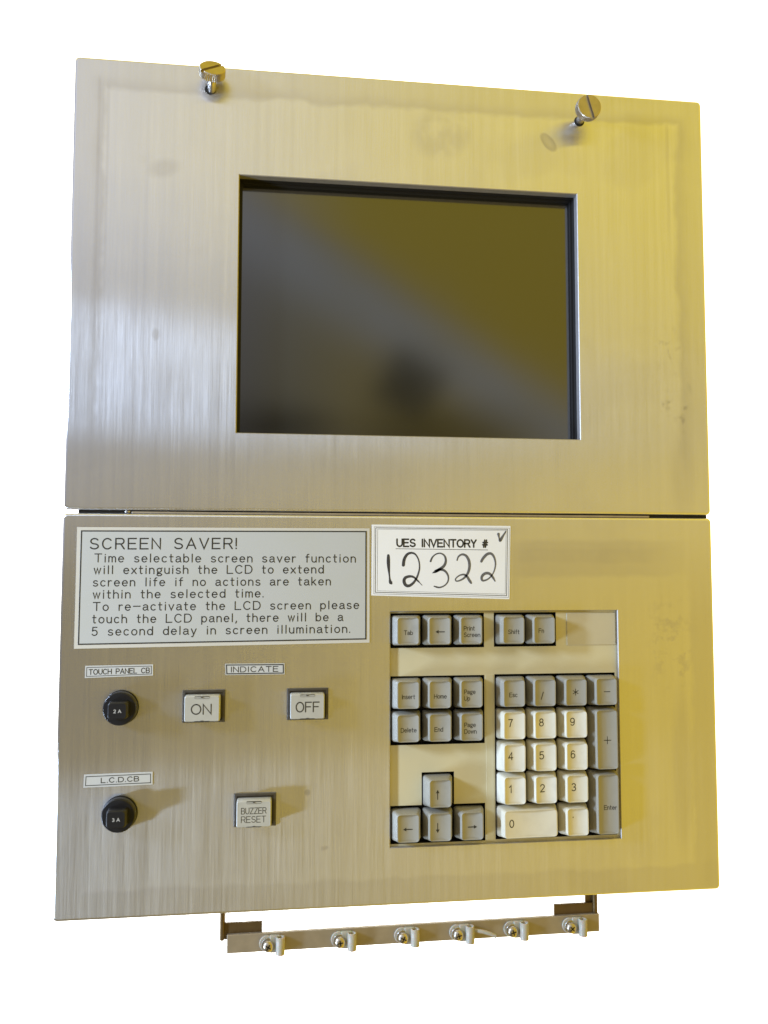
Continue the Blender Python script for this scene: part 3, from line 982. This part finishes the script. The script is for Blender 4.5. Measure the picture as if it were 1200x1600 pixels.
PX = 19.25
CL = [2.35, 21.75, 41.2]                       # left cluster columns
CR = [67.65, 87.05, 106.75, 126.2]             # number block columns
ROWT = -118.2
RI, RD = -156.4, -176.1
RU, RA = -214.9, -234.6
RN = [-156.4, -175.9, -195.3, -214.7, -234.6]
G1, W_ = 'greykey', 'whitekey'
KEYS = [   # x, z, w, h, material, legend lines, size, dx, dz, label
    (CL[0], ROWT, 1, 1, G1, 'Tab', 3.7, 0, 0, 'grey Tab key'),
    (CL[1], ROWT, 1, 1, G1, '<l', 0, 0, 0, 'grey left arrow key in the top row beside Tab'),
    (CL[2], ROWT, 1, 1, G1, 'Print\nScreen', 3.6, 0, 0, 'grey Print Screen key'),
    (CR[0], ROWT, 1, 1, G1, 'Shift', 3.7, 0, 0, 'grey Shift key'),
    (CR[1], ROWT, 1, 1, G1, 'Fn', 3.7, -2, 0.6, 'grey Fn key'),
    (CL[0], RI, 1, 1, G1, 'Insert', 3.6, 0, 0, 'grey Insert key'),
    (CL[1], RI, 1, 1, G1, 'Home', 3.6, 0, 0, 'grey Home key'),
    (CL[2], RI, 1, 1, G1, 'Page\nUp', 3.6, 0, 0, 'grey Page Up key'),
    (CL[0], RD, 1, 1, G1, 'Delete', 3.6, 0, 0, 'grey Delete key'),
    (CL[1], RD, 1, 1, G1, 'End', 3.7, -1, 0, 'grey End key'),
    (CL[2], RD, 1, 1, G1, 'Page\nDown', 3.6, 0, 0, 'grey Page Down key'),
    (CL[1], RU, 1, 1, G1, '<u', 0, -1.8, 0, 'grey up arrow key'),
    (CL[0], RA, 1, 1, G1, '<l', 0, -0.5, 0, 'grey left arrow key at the lower left corner'),
    (CL[1], RA, 1, 1, G1, '<d', 0, -1.8, 0, 'grey down arrow key'),
    (CL[2], RA, 1, 1, G1, '<r', 0, 0, 0, 'grey right arrow key'),
    (CR[0], RN[0], 1, 1, G1, 'Esc', 3.7, -0.6, 0, 'grey Esc key'),
    (CR[1], RN[0], 1, 1, G1, '/', 6.2, -1.8, -0.8, 'grey slash key'),
    (CR[2], RN[0], 1, 1, G1, '<*', 0, -0.3, 0, 'grey asterisk key'),
    (CR[3], RN[0], 1, 1, G1, '<-', 0, 0.4, 0, 'grey minus key'),
    (CR[0], RN[1], 1, 1, W_, '7', 6.2, -2.6, 2.6, 'white 7 key'),
    (CR[1], RN[1], 1, 1, W_, '8', 6.2, -2.6, 2.6, 'white 8 key'),
    (CR[2], RN[1], 1, 1, W_, '9', 6.2, -2.6, 2.6, 'white 9 key'),
    (CR[0], RN[2], 1, 1, W_, '4', 6.2, -2.6, 2.2, 'white 4 key'),
    (CR[1], RN[2], 1, 1, W_, '5', 6.2, -2.6, 2.2, 'white 5 key'),
    (CR[2], RN[2], 1, 1, W_, '6', 6.2, -2.6, 2.2, 'white 6 key'),
    (CR[0], RN[3], 1, 1, W_, '1', 6.2, -3.0, 2.0, 'white 1 key'),
    (CR[1], RN[3], 1, 1, W_, '2', 6.2, -2.4, 2.0, 'white 2 key'),
    (CR[2], RN[3], 1, 1, W_, '3', 6.2, -2.4, 2.0, 'white 3 key'),
    ((CR[0] + CR[1]) / 2, RN[4], 2, 1, W_, '0', 6.2, -12.2, 1.6, 'wide white 0 key'),
    (CR[2], RN[4], 1, 1, W_, '.', 6.2, -3.0, 4.0, 'white decimal point key'),
    (CR[3], (RN[1] + RN[2]) / 2, 1, 2, G1, '<+', 0, 0.2, 0.5, 'tall grey plus key'),
    (CR[3], (RN[3] + RN[4]) / 2, 1, 2, G1, 'Enter', 3.6, 1.2, -1.0, 'tall grey Enter key'),
]
proto = {}
rk = random.Random(3)
for (kx, kz, kw, kh, mt, leg, size, lx, lz, lab) in KEYS:
    w = 18.1 + (kw - 1) * 19.6
    h = 18.3 + (kh - 1) * 19.6
    kk = (kw, kh, mt)
    if kk not in proto:
        o = key_mesh(w, h).build('key', MAT[mt], keypad)
        o.location = Vector((kx, 0, kz)) * S - world_loc(keypad)
        proto[kk] = o
    else:
        o = proto[kk].copy()
        COL.objects.link(o)
        o.parent = keypad
        o.location = Vector((kx, 0, kz)) * S - world_loc(keypad)
    for kq in list(o.keys()):
        del o[kq]
    o['label'] = lab
    o.rotation_euler = (rk.uniform(-.006, .006), rk.uniform(-.008, .008), rk.uniform(-.006, .006))
    b = MB()
    ly = TOP - 0.03
    cz0 = kz - 0.9 + lz
    cx0 = kx + lx + 0.3
    dd = lambda xx: TOP + SAG * (1 - ((xx - kx) / ((w - 5.0) / 2)) ** 2) - 0.04
    if leg in ('<l', '<r', '<u', '<d'):
        arrow(b, cx0, cz0 + 0.4, leg[1], 0)
    elif leg == '<*':
        for a in (90, 30, -30):
            ca, sa = math.cos(math.radians(a)) * 1.9, math.sin(math.radians(a)) * 1.9
            ribbon(b, [(cx0 - ca, cz0 + 1 - sa), (cx0 + ca, cz0 + 1 + sa)], 0.42, 0)
    elif leg == '<-':
        ribbon(b, [(cx0 - 1.9, cz0 + 0.9), (cx0 + 1.9, cz0 + 0.9)], 0.42, 0)
    elif leg == '<+':
        ribbon(b, [(cx0 - 2.2, cz0), (cx0 + 2.2, cz0)], 0.40, 0)
        ribbon(b, [(cx0, cz0 - 2.2), (cx0, cz0 + 2.2)], 0.40, 0)
    elif '\n' in leg:
        for q, wd in enumerate(leg.split('\n')):
            tw_ = text_width(wd, 0.26) * 2.45 * 0.80
            engrave(b, wd, kx - 4.4, kx - 4.4 + tw_, cz0 + 1.1 - 3.9 * q, 2.45, 0.42, 0, gap=0.26)
    elif leg == '.':
        ribbon(b, [(cx0, cz0), (cx0, cz0 - 0.3)], 0.6, 0)
    elif size:
        cap = 2.45 if size < 4 else 4.3
        tw_ = max(text_width(leg, 0.26) * cap * (0.80 if size < 4 else 0.95), 0.01)
        engrave(b, leg, cx0 - tw_ / 2, cx0 + tw_ / 2, cz0 - cap / 2, cap, 0.42 if size < 4 else 0.56, 0, gap=0.26)
    b.v = [(x, dd(x) if (abs(x - kx) < (w - 5.0) / 2) else TOP - 0.03, z) for x, y, z in b.v]
    lg = b.build('legend', MAT['softink' if size and size < 4 else 'ink'], None, (kx, 0, kz))
    lg.parent = o
    lg.location = (0, 0, 0)

# ------------------------------------------------------------------ thumbscrews
def thumbscrew(base, tilt_x, tilt_z, reach, slot, name_label, mat, group):
    """axis starts as -Y; tilt_x lifts the head, tilt_z leans it sideways"""
    t = thing('thumbscrew', name_label, 'thumbscrew', base, group)
    Mx = Matrix.Rotation(math.radians(tilt_z), 3, 'Z') @ Matrix.Rotation(math.radians(tilt_x), 3, 'X')
    c = Vector(base)

    def place(b):
        b.v = [tuple(Mx @ Vector(p) + c) for p in b.v]
        return b
    # head, from -reach (face) back to -reach + 5
    n = 92
    R = 7.9
    knurl = lambda i: 1.0 - (0.05 if (i % 2) else 0.0)
    b = MB()
    b.cyl((0, -reach + 5.2, 0), (0, -1, 0), R * 0.55, 0.8, 32, 0, 0.2)
    rings = []
    for rr, yy, kn in ((R - 0.8, -reach + 5.4, 0), (R, -reach + 4.9, 1), (R, -reach + 1.5, 1)):
        rings.append([(rr * (knurl(i) if kn else 1) * math.cos(2 * PI * i / n), yy, rr * (knurl(i) if kn else 1) * math.sin(2 * PI * i / n)) for i in range(n)])
    b.loft(rings, 0, False, True, True)
    # two half discs either side of the screwdriver slot
    sa = math.radians(slot)
    for side in (1, -1):
        gap = 1.1
        a0 = math.asin(gap / R)
        arcp = []
        m_ = 44
        for i in range(m_ + 1):
            a = a0 + (PI - 2 * a0) * i / m_
            arcp.append((a, knurl(i)))
        loops = []
        for rr, yy, kn in ((R, -reach + 1.5, 1), (R, -reach + 0.5, 1), (R - 0.6, -reach, 0)):
            lp = []
            for a, kq in arcp:
                r2 = rr * (kq if kn else 1)
                x, z = r2 * math.cos(a), max(gap, r2 * math.sin(a)) * side
                lp.append((x * math.cos(sa) - z * math.sin(sa), yy, x * math.sin(sa) + z * math.cos(sa)))
            loops.append(lp if side == 1 else lp[::-1])
        b.loft(loops, 0, False, True)
    place(b).build('head', mat, t, base)
    b = MB()
    b.cyl((0, 3, 0), (0, -1, 0), 2.6, 3 + reach - 6, 24, 0, 0.2)
    b.cyl((0, -reach + 7.5, 0), (0, -1, 0), 3.7, 2.4, 24, 0, 0.5)
    place(b).build('shaft', MAT['chrome'], t, base)
    return t


thumbscrew((-119.0, 0, 215.0), -31, 6, 13.6, 38, 'left thumbscrew at the top edge, tilted upward with slot facing up', MAT['screwsteel'], 'thumbscrews along the top edge')
thumbscrew((116.5, 0, 210.6), 0, 0, 18.5, -73, 'right thumbscrew at the top edge, its round slotted head facing forward', MAT['screwsteel'], 'thumbscrews along the top edge')
b = MB()
b.cyl((-119.8, 0.2, 214.9), (0, -1, 0), 3.5, 0.28, 32, 0)
b.build('screw_hole', MAT['blackhole'], display, (-120.2, 0, 215.2))
b = MB()
b.cyl((116.5, 0.2, 210.6), (0, -1, 0), 3.4, 0.26, 32, 0)
b.build('screw_hole', MAT['blackhole'], display, (116.5, 0, 210.6))

# ------------------------------------------------------------------ bracket under the control panel
bracket = thing('cable_bracket', 'narrow steel cable rail with nylon clips hanging below the lower panel', 'cable bracket', (10, 8, -306))


def railz(x, z):      # the rail hangs very slightly askew
    return z + (x + 103) * 0.0045


b = MB()
RX0, RX1, RT, RB = -103.6, 124.2, -295.6, -306.2
vs = []
for yy, ins in ((8.2, 0), (6.3, 0), (6.0, 0.3)):
    lp = []
    for (x, z) in ((RX0 + ins, RB + ins), (RX1 - ins, RB + ins), (RX1 - ins, RT - ins), (RX0 + ins, RT - ins)):
        lp.append((x, yy, railz(x, z)))
    vs.append(lp)
b.loft(vs, 0, False, True, True)
b.build('rail', MAT['rail'], bracket)
for side in (0, 1):
    b = MB()
    if side == 0:
        b.box(-107.9, -105.2, 7.0, 20.0, -299.5, -268.0, bev=0.8)
        b.box(-105.2, -83.2, 8.4, 10.0, -299.0, -289.7)
    else:
        b.box(121.0, 123.8, 7.0, 20.0, -297.0, -268.0, bev=0.8)
        b.box(117.0, 121.0, 10.2, 12.0, -297.0, -268.0)
        b.box(96.2, 121.0, 8.4, 10.0, -298.0, -288.6)
    b.build('support_arm', MAT['arm'], bracket)


def clamp_parts(x, z, k):
    rr = random.Random(k)
    b = MB()
    # flat nylon tab round the screw
    b.cyl((x - 0.5, 5.95, z + 0.6), (0, -1, 0), 4.7, 1.0, 28, 0, 0.3)
    # loop that holds the cable: thick curved band seen end-on
    lx = x + 8.2
    zz0, zz1 = z - 5.0, z + 4.9
    n = 16
    rings = []
    for rad in (2.7, 1.8):
        for zz in (zz0, zz1):
            rings.append([(lx - 1.0 + rad * 0.98 * math.cos(2 * PI * i / n), 3.2 + rad * math.sin(2 * PI * i / n), zz) for i in range(n)])
    order = [rings[0], rings[1], rings[3], rings[2], rings[0]]
    b.loft(order, 0, True)
    b.box(x + 1.0, lx - 1.2, 4.2, 5.9, z - 4.6, z + 5.2, bev=0.4)
    c = b.build('cable_clamp', MAT['nylon'], bracket, (x, 6, z))
    b = MB()
    b.cyl((x, 4.95, z), (0, -1, 0), 3.9, 0.7, 28, 0, 0.15)
    b.build('washer', MAT['chrome'], c, (x, 5, z))
    b = MB()
    rings = []
    for rad, yy in ((3.3, 4.3), (3.3, 3.6), (3.1, 2.9), (2.5, 2.2), (1.4, 1.85)):
        rings.append([(x + 0.2 + rad * math.cos(2 * PI * i / 20), yy, z - 0.4 + rad * math.sin(2 * PI * i / 20)) for i in range(20)])
    b.loft(rings, 0, True, True)
    a = rr.uniform(0, 1.2)
    for q in (a, a + PI / 2):
        ribbon(b, [(x + 0.2 - 1.5 * math.cos(q), z - 0.4 - 1.5 * math.sin(q)), (x + 0.2 + 1.5 * math.cos(q), z - 0.4 + 1.5 * math.sin(q))], 0.7, 1.80, 1)
    b.build('screw', [MAT['screwsteel'], MAT['blackhole']], c, (x, 5, z))


for k, (x, z) in enumerate([(-79.6, -301.8), (-37.3, -301.7), (0.7, -301.3), (34.4, -301.3), (68.2, -301.0), (105.3, -300.7)]):
    clamp_parts(x, z, k)
b = MB()     # cut end of a cable tie beside the fourth clamp
pts = [Vector((44.0, 3.2, -299.2)), Vector((49.0, 2.0, -299.6)), Vector((54.0, 1.4, -301.0)), Vector((57.2, 1.2, -302.6))]
rings = []
for i, p in enumerate(pts):
    rings.append([tuple(p + Vector((0, math.cos(a) * 0.8, math.sin(a) * 1.2))) for a in [2 * PI * j / 10 for j in range(10)]])
b.loft(rings, 0, True, True, True)
b.build('cable_tie', MAT['nylon'], bracket)
